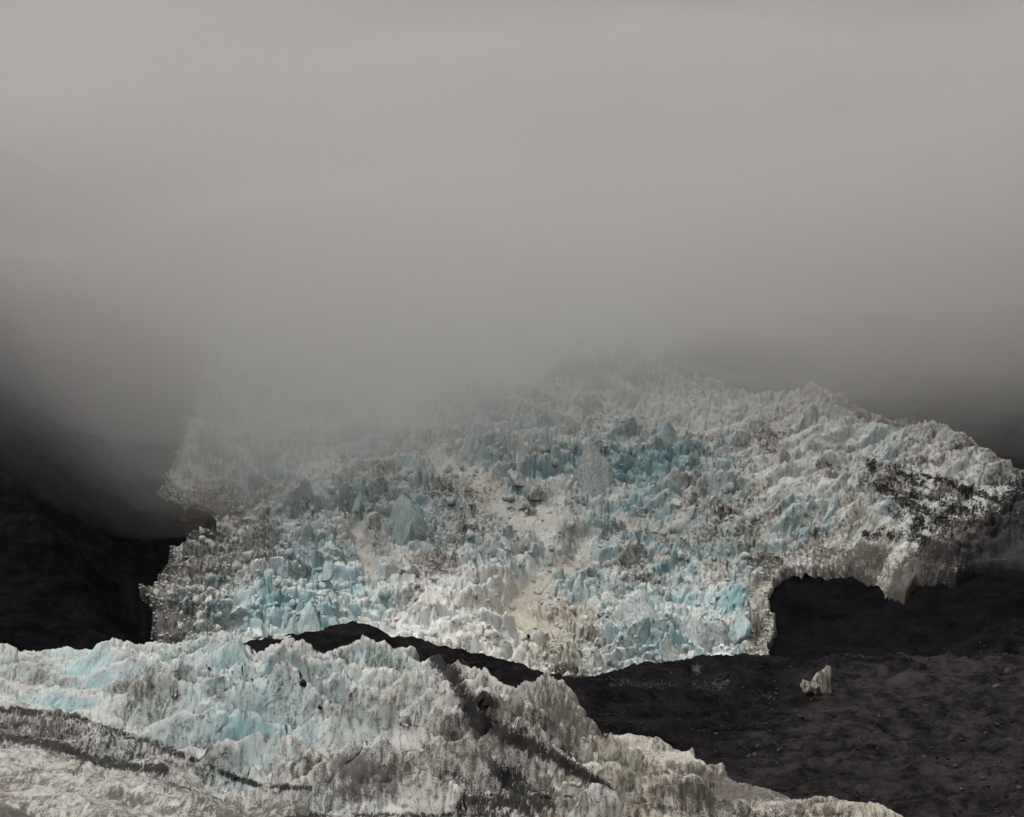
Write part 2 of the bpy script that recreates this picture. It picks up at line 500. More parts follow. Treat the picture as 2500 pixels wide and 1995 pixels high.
def ice_relief(X, Y, f, fine=True):
    Zg, px, py, sd, ch, lobe = f
    wx = X + 5 * fbm2(X / 22, Y / 22, 3, 41); wy = Y + 6 * fbm2(X / 22, Y / 22, 3, 45)
    big = 8 * fbm2(X / 120, Y / 90, 3, 11) + 8.5 * ridge2(X / 120 + Y / 260, (wy + 0.0012 * X * X) / 46, 2, 15) + 2.6 * ridge2(X / 50 - Y / 150, (wy + 0.0012 * X * X) / 19, 3, 17)
    reg = smooth(-0.30, 0.35, fbm2(X / 55, Y / 70, 3, 51))                    # where the ice is most broken
    reg2 = smooth(-0.1, 0.35, fbm2(X / 80 + 3, Y / 60, 2, 55))
    f0, id0, ff0 = fins(wx / 33, wy / 25, 20, ax=0.7, front=0.22, back=0.6, rot=0.6, k=1.0)
    fi, fid, ff = fins(wx / 19, wy / 14, 21, ax=0.85, front=0.25, back=0.6, rot=0.7, k=1.1)
    b1, r1, e1 = blocks(wx / 12.5, wy / 11, 22, 0.22, 1.9)
    b2, r2, e2 = blocks(wx / 5.6 + 3, wy / 5.0, 23, 0.25, 1.8)
    rough = (1 - 0.84 * ch) * (1 - 0.35 * lobe)
    # long arched terraces on the lobe
    ter, tid, tf = fins((X + 0.35 * Y) / 36, (Y - 0.45 * X + 10 * fbm2(X / 50, Y / 50, 3, 61)) / 21, 24, ax=0.95, front=0.22, back=1.1, rot=0.25, k=0.8)
    d = big * (1 - 0.5 * ch) + rough * (13 * reg2 * np.maximum(f0, 0) + (2.0 + 6.5 * reg) * np.maximum(fi, 0) + (2.2 + 3.6 * reg) * b1 + (0.9 + 1.5 * reg) * b2)
    d = d + lobe * 8.5 * np.maximum(ter, -0.2) - 7
    if fine:
        b3, r3, e3 = blocks(wx / 2.3, wy / 2.2 + 7, 25, 0.35, 1.5)
        d = d + (0.2 + 0.8 * rough) * (0.25 + 0.55 * (1 - reg)) * b3 + 0.35 * fbm2(X / 2.2, Y / 2.2, 3, 71)
    else:
        r3 = r2
    # sharp crevasses
    g1, g2, gr, _, _ = voro2(wx / 8.5 + 2 * gn2(X / 6, Y / 6, 85) * 0.2, wy / 6.0, 26)
    crack = np.exp(-((g2 - g1) / 0.08) ** 2) * (gr[..., 2] > 0.2)
    d = d - 3.2 * crack * (1 - 0.85 * ch)
    fid = np.where(reg2 * f0 > 0.2, id0, fid)
    return d, (fi, fid, ff, b1, r1, e1, b2, r2, e2, reg, ter, tf, rough, r3)

NX, NY, NZ = 0.0, -0.42, 0.91       # the ice heaves outwards from the slope

def ice_z_coarse(X, Y):
    f = ice_fields(X, Y)
    d, _ = ice_relief(X, Y, f, False)
    return f[0] + d

def build_icefall():
    cols, rows = 1060, 640
    a = np.linspace((250 - 1250) / FPX, (2720 - 1250) / FPX, cols)
    Yd = np.exp(np.linspace(math.log(572), math.log(1500), 900))
    As = a[::3]
    Yr = adapt_rows(As, Yd, ice_z_coarse, rows, 900.0, 0.3)
    Y = np.empty((rows, cols))
    for r in range(rows):
        Y[r] = np.interp(a, As, Yr[r])
    X = a[None] * Y
    f = ice_fields(X, Y)
    Zg, px, py, sd, ch, lobe = f
    d, q = ice_relief(X, Y, f)
    fi, fid, ff, b1, r1, e1, b2, r2, e2, reg, ter, tf, rough, r3 = q
    edge = smooth(0, 60, sd)
    thick = 4 + 5 * lobe * smooth(0, 25, sd)
    sink = 26 * smooth(0, -26, sd)
    d = d * (0.35 + 0.65 * edge) + thick - sink
    P = np.stack([X + NX * d, Y + NY * d, Zg + NZ * d], -1)
    n = normals(P); n[n[..., 2] < 0] *= -1
    n3 = vn3(P[..., 0] / 1.5, P[..., 1] / 1.5, P[..., 2] / 2.4, 3) * 0.2 + vn3(P[..., 0] / 4.2, P[..., 1] / 4.2, P[..., 2] / 6, 4) * 0.5
    P += n * (n3 * (0.3 + 0.7 * rough))[..., None]
    steep = 1 - np.abs(normals(P)[..., 2])
    # colour of the ice itself: weathered white crust on top, blue where it has broken; the tint by steepness also shades the forms
    bl = 0.30 + 0.55 * fbm2(X / 60, Y / 75, 3, 81) + 0.50 * (fid - 0.45) * (fi > 0.05) + 0.40 * (r1 - 0.5) + 0.25 * (r2 - 0.5)
    bl = bl - 0.04 + 0.60 * (steep - 0.42) + 0.15 * reg - 0.5 * ch - 0.30 * lobe - 0.5 * smooth(60, 0, sd)
    px, py = proj(P[..., 0], P[..., 1], P[..., 2])
    up = smooth(1330, 1050, py)
    bl = bl + 0.12 * up
    for (cx, cy, rr, s) in ((1560, 1220, 90, .4), (1800, 1450, 40, .7), (990, 1240, 60, .5), (1640, 1500, 140, .3), (560, 1400, 130, .3), (1430, 1130, 60, .4), (2000, 1330, 90, .6), (760, 1510, 50, .6), (1150, 1610, 190, -.55), (1380, 1640, 130, -.5), (1100, 1440, 120, -.3), (2215, 1440, 60, .45)):
        bl = bl + s * np.exp(-((px - cx) ** 2 + (py - cy) ** 2) / rr ** 2)
    di = 0.22 + 0.55 * fbm2(X / 40 + 7, Y / 50, 5, 91) - 0.45 * (r1 - 0.5) + 0.45 * smooth(75, 10, sd) + 0.02 * lobe - 0.15 * ch + 0.30 * smooth(2000, 2300, px)
    for (cx, cy, rr, s) in ((1800, 1330, 130, .35), (1500, 1400, 160, .2), (1080, 1270, 120, .3), (1420, 1560, 110, .3), (560, 1270, 110, .5), (450, 1500, 130, .6), (1120, 1200, 60, .3), (1870, 1110, 60, .3), (2215, 1440, 70, .5)):
        di = di + s * np.exp(-((px - cx) ** 2 + (py - cy) ** 2) / rr ** 2)
    tn = 0.05 + 0.45 * fbm2(X / 45 + 2, Y / 45, 4, 97) + 0.45 * ch * smooth(1330, 1500, py) + 0.2 * ch
    for (cx, cy, rr, s) in ((1360, 1560, 110, .7), (1810, 1320, 110, .6), (1870, 1480, 70, .6), (1560, 1330, 160, .35), (480, 1420, 120, .4), (2150, 1330, 160, .3), (1050, 1300, 120, .25)):
        tn = tn + s * np.exp(-((px - cx) ** 2 + (py - cy) ** 2) / rr ** 2)
    dk = np.full(X.shape, -0.6)
    # dark medial bands sweeping down the lobe
    for line, w, s in (([(2130, 1135), (2250, 1165), (2350, 1190), (2480, 1240), (2600, 1300)], 32, .9), ([(2120, 1180), (2230, 1230), (2330, 1275), (2440, 1300)], 30, .9),
                       ([(2120, 1305), (2200, 1310), (2290, 1350), (2380, 1350), (2520, 1330)], 26, 1.0), ([(2220, 1340), (2300, 1370), (2400, 1385)], 18, .9), ([(2160, 1240), (2260, 1300), (2350, 1310)], 20, .7),
                       ([(2330, 1400), (2420, 1330), (2520, 1290), (2620, 1340)], 60, .95), ([(2250, 1420), (2340, 1400), (2480, 1390)], 22, .75), ([(2420, 1230), (2500, 1260), (2600, 1330)], 40, .8), ([(2130, 1150), (2200, 1190), (2300, 1230)], 26, .75), ([(2000, 1395), (2120, 1420)], 5, .3)):
        dd = along(line, px, py) + 26 * fbm2((X * 0.5 + 0.9 * Y) / 22, (Y * 0.5 - 0.9 * X) / 7, 4, 95)
        dk = np.maximum(dk, -0.6 + (0.45 + s) * np.exp(-(np.maximum(dd, 0) / w) ** 2))
    fa, fc = px * 0.92 + py * 0.40, py * 0.92 - px * 0.40               # along and across the flow of the lobe
    strk = ridge2(fa / 120, fc / 15, 4, 99)
    zone = smooth(2060, 2250, px + 0.25 * (1250 - py)) * smooth(1090, 1180, py - 0.25 * (px - 2200))
    dk = np.where(dk > -0.55, dk - 0.25 + 0.85 * (strk - 0.25), dk)
    dk = np.maximum(dk, -0.6 + zone * (0.80 + 1.0 * (strk - 0.1)))
    dk = np.maximum(dk, -0.6 + 1.5 * smooth(2240, 2500, px + 0.7 * (py - 1250)))
    dk = np.maximum(dk, -0.5 + 1.15 * smooth(46, -4, sd) * smooth(900, 700, px))          # rubble at the left margin
    dk = np.maximum(dk, -0.5 + 0.9 * np.exp(-((px - 770) ** 2 / 40 ** 2 + (py - 1490) ** 2 / 26 ** 2)))
    keep = (sd > -24)
    keep = keep[:-1, :-1] & keep[1:, 1:] & keep[:-1, 1:] & keep[1:, :-1]
    o = grid_mesh('icefall', P, M_ICEFALL, keep, {'blue': bl, 'dirt': di, 'dark': dk, 'tan': tn})
    structure(o, 'broken white and pale blue icefall sweeping down out of the fog', 'icefall')
    return P, px, py, sd, ch, lobe, bl, di
ICE = build_icefall()

# ------------------------------------------------------------------ rock: cliff, dark ridge, moraine
def rock_relief(X, Y, px, py, fine=True):
    wall = smooth(625, 665, Y)
    ridge = smooth(2050, 1850, px) * (1 - wall)
    d = 6 * fbm2(X / 70, Y / 70, 3, 101) * (0.15 + 0.85 * smooth(1500, 1300, py))
    # bedding ribs that slant down to the left
    d = d + (0.9 + 1.8 * wall) * ridge2((X + 0.5 * Y) / 30, (Y - 0.3 * X) / 11, 4, 111)
    # gullies and hummocks of the loose moraine
    d = d + (1 - wall) * (1 - 0.6 * ridge) * (6.0 * ridge2((X + 0.25 * Y) / 42, (Y - 0.8 * X) / 34, 4, 113) + 3.6 * fbm2(X / 13, Y / 13, 5, 117))
    d = d + ridge * 2.0 * ridge2((X - 0.3 * Y) / 12, Y / 26, 4, 119)
    if fine:
        b, r, e = blocks(X / 5.5, Y / 5.0, 121, 0.5)
        d = d + (0.45 + 0.9 * wall) * b + 0.5 * fbm2(X / 3, Y / 3, 4, 131)
    return d

def build_rock():
    cols, rows = 560, 420
    a = np.linspace((-420 - 1250) / FPX, (2920 - 1250) / FPX, cols)
    Yd = np.exp(np.linspace(math.log(235), math.log(1650), 900))
    def zc(X, Y):
        Z = ground(X, Y)
        return Z
    As = a[::4]
    Yr = adapt_rows(As, Yd, zc, rows, 700.0, 0.3)
    Y = np.empty((rows, cols))
    for r in range(rows):
        Y[r] = np.interp(a, As, Yr[r])
    X = a[None] * Y
    Z = ground(X, Y)
    px, py = proj(X, Y, Z)
    d = rock_relief(X, Y, px, py)
    sd = np.minimum(inside(ICE_POLY, px, py), foot_limit(px, Y) - 60)
    d = d - 24 * smooth(0, 40, sd)
    P = np.stack([X, Y - 0.3 * d, Z + 0.95 * d], -1)
    patch = np.full(X.shape, -0.5)
    for (cx, cy, rx, ry, s) in ((1560, 1690, 190, 30, .55), (1750, 1690, 120, 55, .55), (1400, 1740, 80, 60, .45), (1870, 1720, 60, 50, .45), (1700, 1650, 25, 16, .8), (920, 1580, 70, 20, .3), (1130, 1650, 40, 60, .4)):
        patch = np.maximum(patch, -0.5 + (0.5 + s) * np.exp(-((px - cx) / rx) ** 2 - ((py - cy) / ry) ** 2))
    wet = np.maximum(smooth(550, 645, Y + 40 * fbm2(X / 40, Y / 40, 3, 143)), 0.85 * smooth(2060, 1820, px + 0.9 * (py - 1720) + 60 * fbm2(X / 25, Y / 25, 3, 141)))
    A2 = np.broadcast_to(a[None], X.shape)
    left = A2 < (560 - 1250) / FPX
    moraine = (Y < 655) & ~left
    def cellmask(m):
        return m[:-1, :-1]
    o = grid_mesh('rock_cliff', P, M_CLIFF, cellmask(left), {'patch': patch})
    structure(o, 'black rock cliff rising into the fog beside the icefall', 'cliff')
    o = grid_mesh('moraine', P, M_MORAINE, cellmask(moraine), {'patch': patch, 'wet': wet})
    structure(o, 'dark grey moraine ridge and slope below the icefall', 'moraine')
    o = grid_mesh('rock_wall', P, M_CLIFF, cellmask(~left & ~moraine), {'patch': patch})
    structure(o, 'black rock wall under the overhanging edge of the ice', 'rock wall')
    return P, px, py, sd, Y
ROCK = build_rock()

# dark mountainside in the fog behind the lobe
def build_mountain():
    cols, rows = 150, 120
    u = np.linspace(1650, 3100, cols); t = np.linspace(0, 1, rows)
    P = np.zeros((rows, cols, 3))
    for i, pxx in enumerate(u):
        Y0 = 1090 - 0.30 * (pxx - 1900)
        foot = at(pxx, 1330, Y0)
        rise = 60 + 230 * smooth(1650, 2350, np.array(float(pxx)))
        for j, tt in enumerate(t):
            P[j, i] = foot + np.array([0.12 * tt * 500, tt * 380, tt * rise])
    X, Y = P[..., 0], P[..., 1]
    d = 26 * ridge2(X / 130, Y / 150, 5, 201) + 6 * fbm2(X / 25, Y / 25, 4, 211)
    P[..., 2] += d; P[..., 1] -= 0.4 * d
    structure(grid_mesh('mountain', P, M_CLIFF), 'dark mountainside fading into the fog behind the ice', 'mountain')
build_mountain()

# ------------------------------------------------------------------ near glacier
NEAR = [(-300, 1610, 470), (0, 1607, 460), (300, 1603, 452), (600, 1612, 440), (850, 1628, 428), (1000, 1640, 410), (1150, 1715, 372), (1300, 1738, 348), (1420, 1775, 325), (1600, 1812, 297),
        (1720, 1850, 277), (1900, 1895, 257), (2130, 1957, 237), (2400, 2030, 215),
        (0, 1680, 350), (300, 1690, 350), (700, 1700, 345), (0, 1760, 272), (300, 1800, 255), (600, 1850, 238), (600, 1760, 290), (900, 1770, 295), (1000, 1900, 235), (1200, 1850, 262), (1400, 1900, 248), (1700, 1950, 232),
        (0, 1995, 172), (600, 1995, 185), (1200, 2000, 195), (1800, 2060, 200), (0, 2250, 120), (1200, 2250, 130), (-300, 1990, 165), (2300, 2200, 170)]
near_base = TPS(NEAR, 0.002)
NEAR_POLY = [(-400, 1570), (0, 1570), (300, 1568), (600, 1570), (800, 1580), (860, 1592), (1000, 1600), (1060, 1630), (1140, 1680), (1200, 1700), (1320, 1708), (1400, 1738), (1430, 1765), (1560, 1785), (1690, 1808), (1730, 1835), (1810, 1868),
             (1900, 1885), (2010, 1912), (2140, 1956), (2400, 2020), (2600, 2120), (2600, 2500), (-400, 2500)]

def near_fields(X, Y):
    Zb = near_base(X, Y)
    px, py = proj(X, Y, Zb)
    sd = inside(NEAR_POLY, px, py - 18) + 9 * fbm2(X / 9, Y / 9, 3, 301)
    right = smooth(900, 1350, px + 0.5 * (py - 1700))
    low = smooth(1790, 1900, py - 0.22 * px + 40)                            # smoother, melted-down hummocks at the lower left
    return Zb, px, py, sd, right, low

def near_relief(X, Y, f, fine=True):
    Zb, px, py, sd, right, low = f
    wx = X + 3.0 * fbm2(X / 18, Y / 18, 2, 311); wy = Y + 3.5 * fbm2(X / 20, Y / 20, 2, 315)
    u = wx * 0.96 - wy * 0.12; v = wy * 0.97 + wx * (0.22 + 0.1 * right)
    crest = 0.97 + 0.20 * fbm2(X / 3.6, Y / 12, 3, 321)
    f1, id1, fr1 = fins(u / 22, v / 25, 331, ax=1.05, front=0.13, back=0.8, rot=0.4, k=1.0, p=1.05)
    f2, id2, fr2 = fins(u / 9.5 + 5, v / 12, 333, ax=0.95, front=0.15, back=0.75, rot=0.55, k=1.0, p=1.1)
    f3, id3, fr3 = fins(u / 4.0, v / 5.5 + 9, 335, ax=0.8, front=0.2, back=0.7, rot=0.6, k=1.0)
    hi = (1 - 0.75 * low) * (1 - 0.45 * smooth(480, 150, px)) * (1 - 0.5 * smooth(1450, 1750, px))
    m1 = np.maximum(f1, 0); m2 = np.maximum(f2, 0); m3 = np.maximum(f3, 0)
    reg = smooth(-0.3, 0.3, fbm2(X / 30, Y / 40, 2, 345))
    d = hi * (13.5 * m1 * crest + (1.8 + 3.4 * reg) * (1 - 0.4 * smooth(1250, 1550, px)) * m2 * crest + (0.3 + 0.7 * reg) * m3 * (1 - 0.6 * smooth(1250, 1550, px))) + 2.0 * fbm2(X / 45, Y / 45, 2, 341) - 2.5
    d = d + low * (3.6 * ridge2((X + 0.9 * Y) / 34, (Y - 0.3 * X) / 26, 2, 351) + 0.5 * ridge2(X / 11, Y / 12, 2, 355))
    if fine:
        b5, r5, e5 = blocks(wx / 7.5, wy / 5.0, 363, 0.18, 1.5)
        c1, c2, cr, _, _ = voro2(wx / 7.5, wy / 4.0 + 3, 367)
        d = d + hi * (0.8 * b5 - 1.0 * np.exp(-((c2 - c1) / 0.07) ** 2) * (cr[..., 2] > 0.5))
        b, r, e = blocks(wx / 2.4, wy / 3.2, 361, 0.3, 1.6)
        d = d + (0.2 + 0.8 * hi) * 0.35 * b + 0.16 * fbm2(X / 1.3, Y / 1.6, 4, 365)
    return d, (f1, id1, fr1, f2, id2, fr2, f3)

def near_drop(sd):
    return 40 * smooth(4, -34, sd)

def build_near():
    cols, rows = 1000, 470
    a = np.linspace((-160 - 1250) / FPX, (2380 - 1250) / FPX, cols)
    Yd = np.exp(np.linspace(math.log(140), math.log(500), 1100))
    def zc(X, Y):
        f = near_fields(X, Y)
        return f[0] + near_relief(X, Y, f, False)[0] - near_drop(f[3])
    As = a[::3]
    Yr = adapt_rows(As, Yd, zc, rows, 260.0, 0.25)
    Y = np.empty((rows, cols))
    for r in range(rows):
        Y[r] = np.interp(a, As, Yr[r])
    X = a[None] * Y
    f = near_fields(X, Y)
    Zb, px, py, sd, right, low = f
    d, q = near_relief(X, Y, f)
    f1, id1, fr1, f2, id2, fr2, f3 = q
    d = d * smooth(-30, 30, sd) - near_drop(sd)
    P = np.stack([X, Y, Zb + d], -1)
    n = normals(P); n[n[..., 2] < 0] *= -1
    steep = 1 - np.abs(n[..., 2])
    flute = vn3(P[..., 0] / 1.1, P[..., 1] / 1.4, P[..., 2] / 4.0, 7) * 0.3 + vn3(P[..., 0] / 2.8, P[..., 1] / 3, P[..., 2] / 6.0, 8) * 0.55
    lump = vn3(P[..., 0] / 0.7, P[..., 1] / 0.9, P[..., 2] / 0.8, 9) * 0.09 + vn3(P[..., 0] / 2.4, P[..., 1] / 2.4, P[..., 2] / 2.4, 10) * 0.26
    P += n * (flute * smooth(0.2, 0.7, steep) * (1 - 0.5 * low) + lump)[..., None]
    px, py = proj(P[..., 0], P[..., 1], P[..., 2])
    face = np.maximum(np.clip(fr1, 0, 1) * (f1 > 0), np.clip(fr2, 0, 1) * (f2 > 0) * 0.8)
    bl = 0.10 + 0.45 * (steep - 0.4) + 0.45 * face * (0.55 + 0.9 * id1) + 0.5 * fbm2(X / 26, Y / 30, 3, 371) + 0.22 * (id2 - 0.5)
    bl = bl - 0.45 * smooth(900, 1300, px + 0.4 * (py - 1700)) - 0.25 * low
    for (cx, cy, rr, s) in ((640, 1750, 110, .45), (830, 1690, 120, .25), (500, 1620, 120, .35), (200, 1620, 110, .35), (350, 1720, 90, .2)):
        bl = bl + s * np.exp(-((px - cx) ** 2 + (py - cy) ** 2) / rr ** 2)
    di = 0.34 + 0.65 * fbm2(X / 20 + 4, Y / 22, 4, 381) + 0.40 * face * (id2 - 0.1) + 0.20 * right + 0.40 * low
    tn = 0.1 + 0.5 * fbm2(X / 18, Y / 20, 4, 385) + 0.55 * smooth(1150, 1550, px) + 0.05 * low
    for (cx, cy, rx, ry, s) in ((920, 1720, 130, 50, .35), (960, 1880, 190, 60, .45), (300, 1680, 110, 30, .3), (1250, 1780, 200, 60, .3), (1700, 1930, 250, 40, .5), (560, 1690, 60, 30, .3)):
        di = di + s * np.exp(-((px - cx) / rx) ** 2 - ((py - cy) / ry) ** 2)
    dk = np.full(X.shape, -0.7)
    wob = 12 * fbm2(X / 5, Y / 9, 4, 391)
    for line, w, s in (([(-100, 1725), (0, 1732), (170, 1748), (330, 1800), (480, 1855), (560, 1895), (640, 1920), (760, 1925)], 12, .85), ([(-100, 1790), (20, 1800), (150, 1825), (240, 1860), (300, 1868), (400, 1880)], 22, .9),
                       ([(1060, 1600), (1110, 1650), (1140, 1710), (1170, 1760), (1250, 1800), (1360, 1850), (1440, 1900), (1490, 1940)], 32, .95), ([(1180, 1700), (1210, 1718)], 14, 1.0),
                       ([(1150, 1770), (1260, 1775), (1300, 1780)], 8, .8), ([(1040, 1860), (1110, 1895), (1180, 1935)], 9, .7), ([(840, 1895), (1000, 1920), (1050, 1890)], 5, .6),
                       ([(1220, 1880), (1260, 1920), (1260, 1960), (1330, 1955), (1150, 1960)], 52, .85), ([(1500, 1960), (1800, 1990), (2100, 1990)], 26, .5), ([(700, 1995), (900, 1990), (1300, 1992)], 12, .8),
                       ([(770, 1930), (840, 1925)], 5, .7), ([(1000, 1600), (1025, 1660)], 12, .5), ([(1290, 1850), (1350, 1800), (1300, 1790)], 20, .6)):
        dd = np.maximum(along(line, px, py) + wob, 0)
        dk = np.maximum(dk, -0.7 + (0.68 + 1.0 * s) * np.exp(-(dd / (1.5 * w)) ** 1.5))
    sdm = inside([(-100, 1735), (200, 1752), (330, 1805), (560, 1890), (520, 1905), (400, 1882), (280, 1868), (180, 1830), (-100, 1815)], px, py)
    dk = np.maximum(dk, -0.7 + 1.2 * smooth(-12, 10, sdm + wob))
    keep = (sd > -33)
    keep = keep[:-1, :-1] & keep[1:, 1:]
    o = grid_mesh('near_glacier', P, M_NEAR, keep, {'blue': bl, 'dirt': di, 'dark': dk, 'tan': tn})
    structure(o, 'crevassed near glacier with dirt-streaked ice fins and black debris bands', 'glacier')
    return P, px, py, sd
NEARG = build_near()

# ------------------------------------------------------------------ loose things: ice blocks, pinnacles, boulders, the fall of water
def ico(sub):
    import bmesh
    bm = bmesh.new(); bmesh.ops.create_icosphere(bm, subdivisions=sub, radius=1.0)
    V = np.array([v.co[:] for v in bm.verts]); Fc = [[v.index for v in f.verts] for f in bm.faces]
    bm.free(); return V, Fc
ICO = {1: ico(1), 2: ico(2), 3: ico(3), 4: ico(4)}

def lump(seed, sub, stretch=(1, 1, 1), point=0.0, cuts=9, rough=0.05):
    """a broken block: a ball cut flat by random planes, then roughened"""
    r = np.random.default_rng(seed)
    V, Fc = ICO[sub]; V = V.copy()
    if point >= 0.5:                                          # a pointed serac: a few steep, unequal fracture planes
        V *= 1.35
        m_ = r.integers(3, 5); a0 = r.uniform(0, 6.28)
        sides = []
        for c in range(m_):
            az = a0 + 6.283 * c / m_ + r.normal(0, 0.45); up = r.uniform(0.12, 0.75)
            n = np.array([math.cos(az), math.sin(az), up]); sides.append((n / np.linalg.norm(n), r.uniform(0.34, 0.68)))
        for c in range(4):
            n = r.normal(size=3); n[2] = abs(n[2]) * 0.7; sides.append((n / np.linalg.norm(n), r.uniform(0.6, 0.85)))
        for _ in range(2):
            for n, o in sides:
                V -= np.maximum(V @ n - o, 0)[:, None] * n
        V[:, 0] += 0.22 * r.normal() * V[:, 2]
        cuts = 0
    for c in range(cuts):
        n = r.normal(size=3); n /= np.linalg.norm(n)
        o = r.uniform(0.40, 0.72)
        V -= np.maximum(V @ n - o, 0)[:, None] * n
    if 0 < point < 0.5:
        t = np.clip((V[:, 2] + 1) / 2, 0, 1)
        V[:, :2] *= (1 - point * t ** 1.1)[:, None]
        V[:, 0] += 0.25 * r.normal() * t; V[:, 1] += 0.15 * r.normal() * t
    o = r.uniform(0, 30, 3)
    k = vn3(V[:, 0] * 3 + o[0], V[:, 1] * 3 + o[1], V[:, 2] * 2 + o[2], 15) + 0.5 * vn3(V[:, 0] * 8 + o[0], V[:, 1] * 8, V[:, 2] * 5, 16)
    V *= (1 + rough * k)[:, None]
    return V * np.array(stretch), Fc

def lump_mesh(name, V, Fc, mat, smooth_shade=True):
    me = bpy.data.meshes.new(name)
    me.from_pydata(V.tolist(), [], Fc); me.update()
    if smooth_shade: me.shade_smooth()
    me.materials.append(mat)
    return me

def place(name, me, loc, rot=(0, 0, 0), size=1.0, label=None, cat=None, group=None, parent=None):
    o = bpy.data.objects.new(name, me); COL.objects.link(o)
    o.location = (loc[0], loc[1], loc[2] + (CAM_Z if parent is None else 0)); o.rotation_euler = rot
    o.scale = (size,) * 3 if not isinstance(size, tuple) else size
    if parent: o.parent = parent
    if label: o['label'] = label
    if cat: o['category'] = cat
    if group: o['group'] = group
    return o

class Surf:
    """the built surface again, to stand things on"""
    def __init__(self, P, ok):
        self.P = P.reshape(-1, 3); ok = ok.reshape(-1)
        self.P = self.P[ok]
        self.px, self.py = proj(self.P[:, 0], self.P[:, 1], self.P[:, 2])
    def __call__(self, px, py, r=7):
        d = (self.px - px) ** 2 + (self.py - py) ** 2
        m = np.where(d < r * r)[0]
        if len(m) == 0: return self.P[np.argmin(d)]
        return self.P[m[np.argmin(self.P[m, 1])]]
S_ICE = Surf(ICE[0], ICE[3] > 5)
S_NEAR = Surf(NEARG[0], NEARG[3] > 0)
S_ROCK = Surf(ROCK[0], np.ones(ROCK[0].shape[:2], bool))

# (px, py of the foot, width px, height px, point, material, name, label)
SERACS = [
    (1437, 1168, 66, 104, 0.82, M_BLOCK, 'ice_pinnacle', 'tallest sharp grey-blue ice pinnacle standing alone high on the icefall'),
    (990, 1275, 118, 112, 0.85, M_BLOCK_BLUE, 'ice_pyramid', 'big sky blue ice pyramid with a smooth slanting face'),
    (880, 1242, 48, 60, 0.35, M_BLOCK_BLUE, 'ice_boulder', 'rounded blue ice knob just left of the big blue pyramid'),
    (1622, 1078, 70, 62, 0.6, M_BLOCK_BLUE, 'ice_tooth', 'dark blue-grey ice tooth close under the fog'),
    (792, 1408, 40, 84, 0.45, M_BLOCK_BLUE, 'ice_pillar', 'slender leaning pale blue ice pillar left of the narrow snow chute'),
    (1262, 1172, 50, 44, 0.2, M_BLOCK, 'ice_boulder', 'rounded grey-blue ice boulder at the head of the snow chute'),
    (1322, 1212, 62, 46, 0.1, M_BLOCK_DIRTY, 'ice_boulder', 'dark cracked ice boulder sitting in the middle of the snow chute'),
    (1276, 1236, 36, 28, 0.1, M_BLOCK, 'ice_boulder', 'small low ice boulder below the cracked boulder in the chute'),
    (1642, 1236, 32, 34, 0.2, M_BLOCK, 'ice_boulder', 'egg-shaped pale ice boulder in the rubble below the blue shattered zone'),
    (1206, 1326, 34, 42, 0.75, M_BLOCK, 'ice_tooth', 'small steep dark ice tooth at the left end of the lower snow shelf'),
    (748, 1516, 44, 66, 0.5, M_BLOCK_BLUE, 'ice_slab', 'upright split blue ice slab beside the black debris patch'),
    (716, 1536, 26, 50, 0.5, M_BLOCK_BLUE, 'ice_slab', 'narrow blue ice slab at the left of the split slab'),
    (578, 1506, 46, 32, 0.1, M_BLOCK, 'ice_boulder', 'rounded pale ice boulder above the dirty left margin'),
    (802, 1338, 32, 30, 0.1, M_BLOCK, 'ice_boulder', 'white round-topped ice boulder over a dark hollow'),
    (1010, 1392, 70, 50, 0.3, M_BLOCK_DIRTY, 'ice_boulder', 'wide dirty ice boulder below the big blue pyramid'),
    (1098, 1352, 30, 30, 0.2, M_BLOCK, 'ice_boulder', 'small grey ice boulder alone right of the narrow snow chute'),
    (1560, 1490, 90, 80, 0.55, M_BLOCK, 'ice_tower', 'broad blocky ice tower among the lower right seracs'),
    (1800, 1520, 46, 66, 0.55, M_BLOCK_BLUE, 'ice_tower', 'bright blue ice tower near the right-hand edge of the icefall'),
    (1700, 1560, 46, 64, 0.6, M_BLOCK, 'ice_tower', 'pale pointed ice tower in the lower right serac field'),
    (1630, 1600, 44, 60, 0.6, M_BLOCK, 'ice_tower', 'grey ice tower just above the dark moraine ridge'),
]
for i, (px, py, w, h, pt, mat, nm, lab) in enumerate(SERACS):
    p = S_ICE(px, py, 9)
    m = p[1] / FPX
    V, Fc = lump(1000 + i, 4, (w * m / 1.55, w * m / 1.7, h * m / 1.55), pt, 12, 0.16)
    place(nm, lump_mesh(nm, V, Fc, mat), p + np.array([0, 1.5, (0.12 if pt >= 0.5 else 0.22) * h * m]), (0, 0, i * 0.7), 1.0, lab, nm.replace('_', ' '))

rng = np.random.default_rng(4)
# tumbled blocks one can pick out, each by itself
VAR = []
for k_ in range(14):
    V, Fc = lump(2000 + k_, 2, (1, 0.95, 0.7 + 0.3 * rng.random()), 0.35 * rng.random(), 11, 0.05)
    VAR.append((V, Fc))
MATS3 = (M_BLOCK, M_BLOCK_BLUE, M_BLOCK_DIRTY)
VMESH = [[lump_mesh('ice_block', V, Fc, mm) for mm in MATS3] for V, Fc in VAR]
ZONES = [  # label, group, px range, py range, how many
    ('loose ice block tumbled on the left flank of the icefall, above the black cliff', 'loose ice blocks on the left flank', (400, 800), (1240, 1540), 80),
    ('loose ice block in the broken middle of the icefall, around the snow chutes', 'loose ice blocks in the middle of the icefall', (800, 1400), (1080, 1580), 110),
    ('loose ice block on the right half of the icefall, below the shattered blue zone', 'loose ice blocks on the right half', (1400, 1880), (1080, 1640), 100),
]
cpx, cpy = proj(ICE[0][..., 0], ICE[0][..., 1], ICE[0][..., 2])
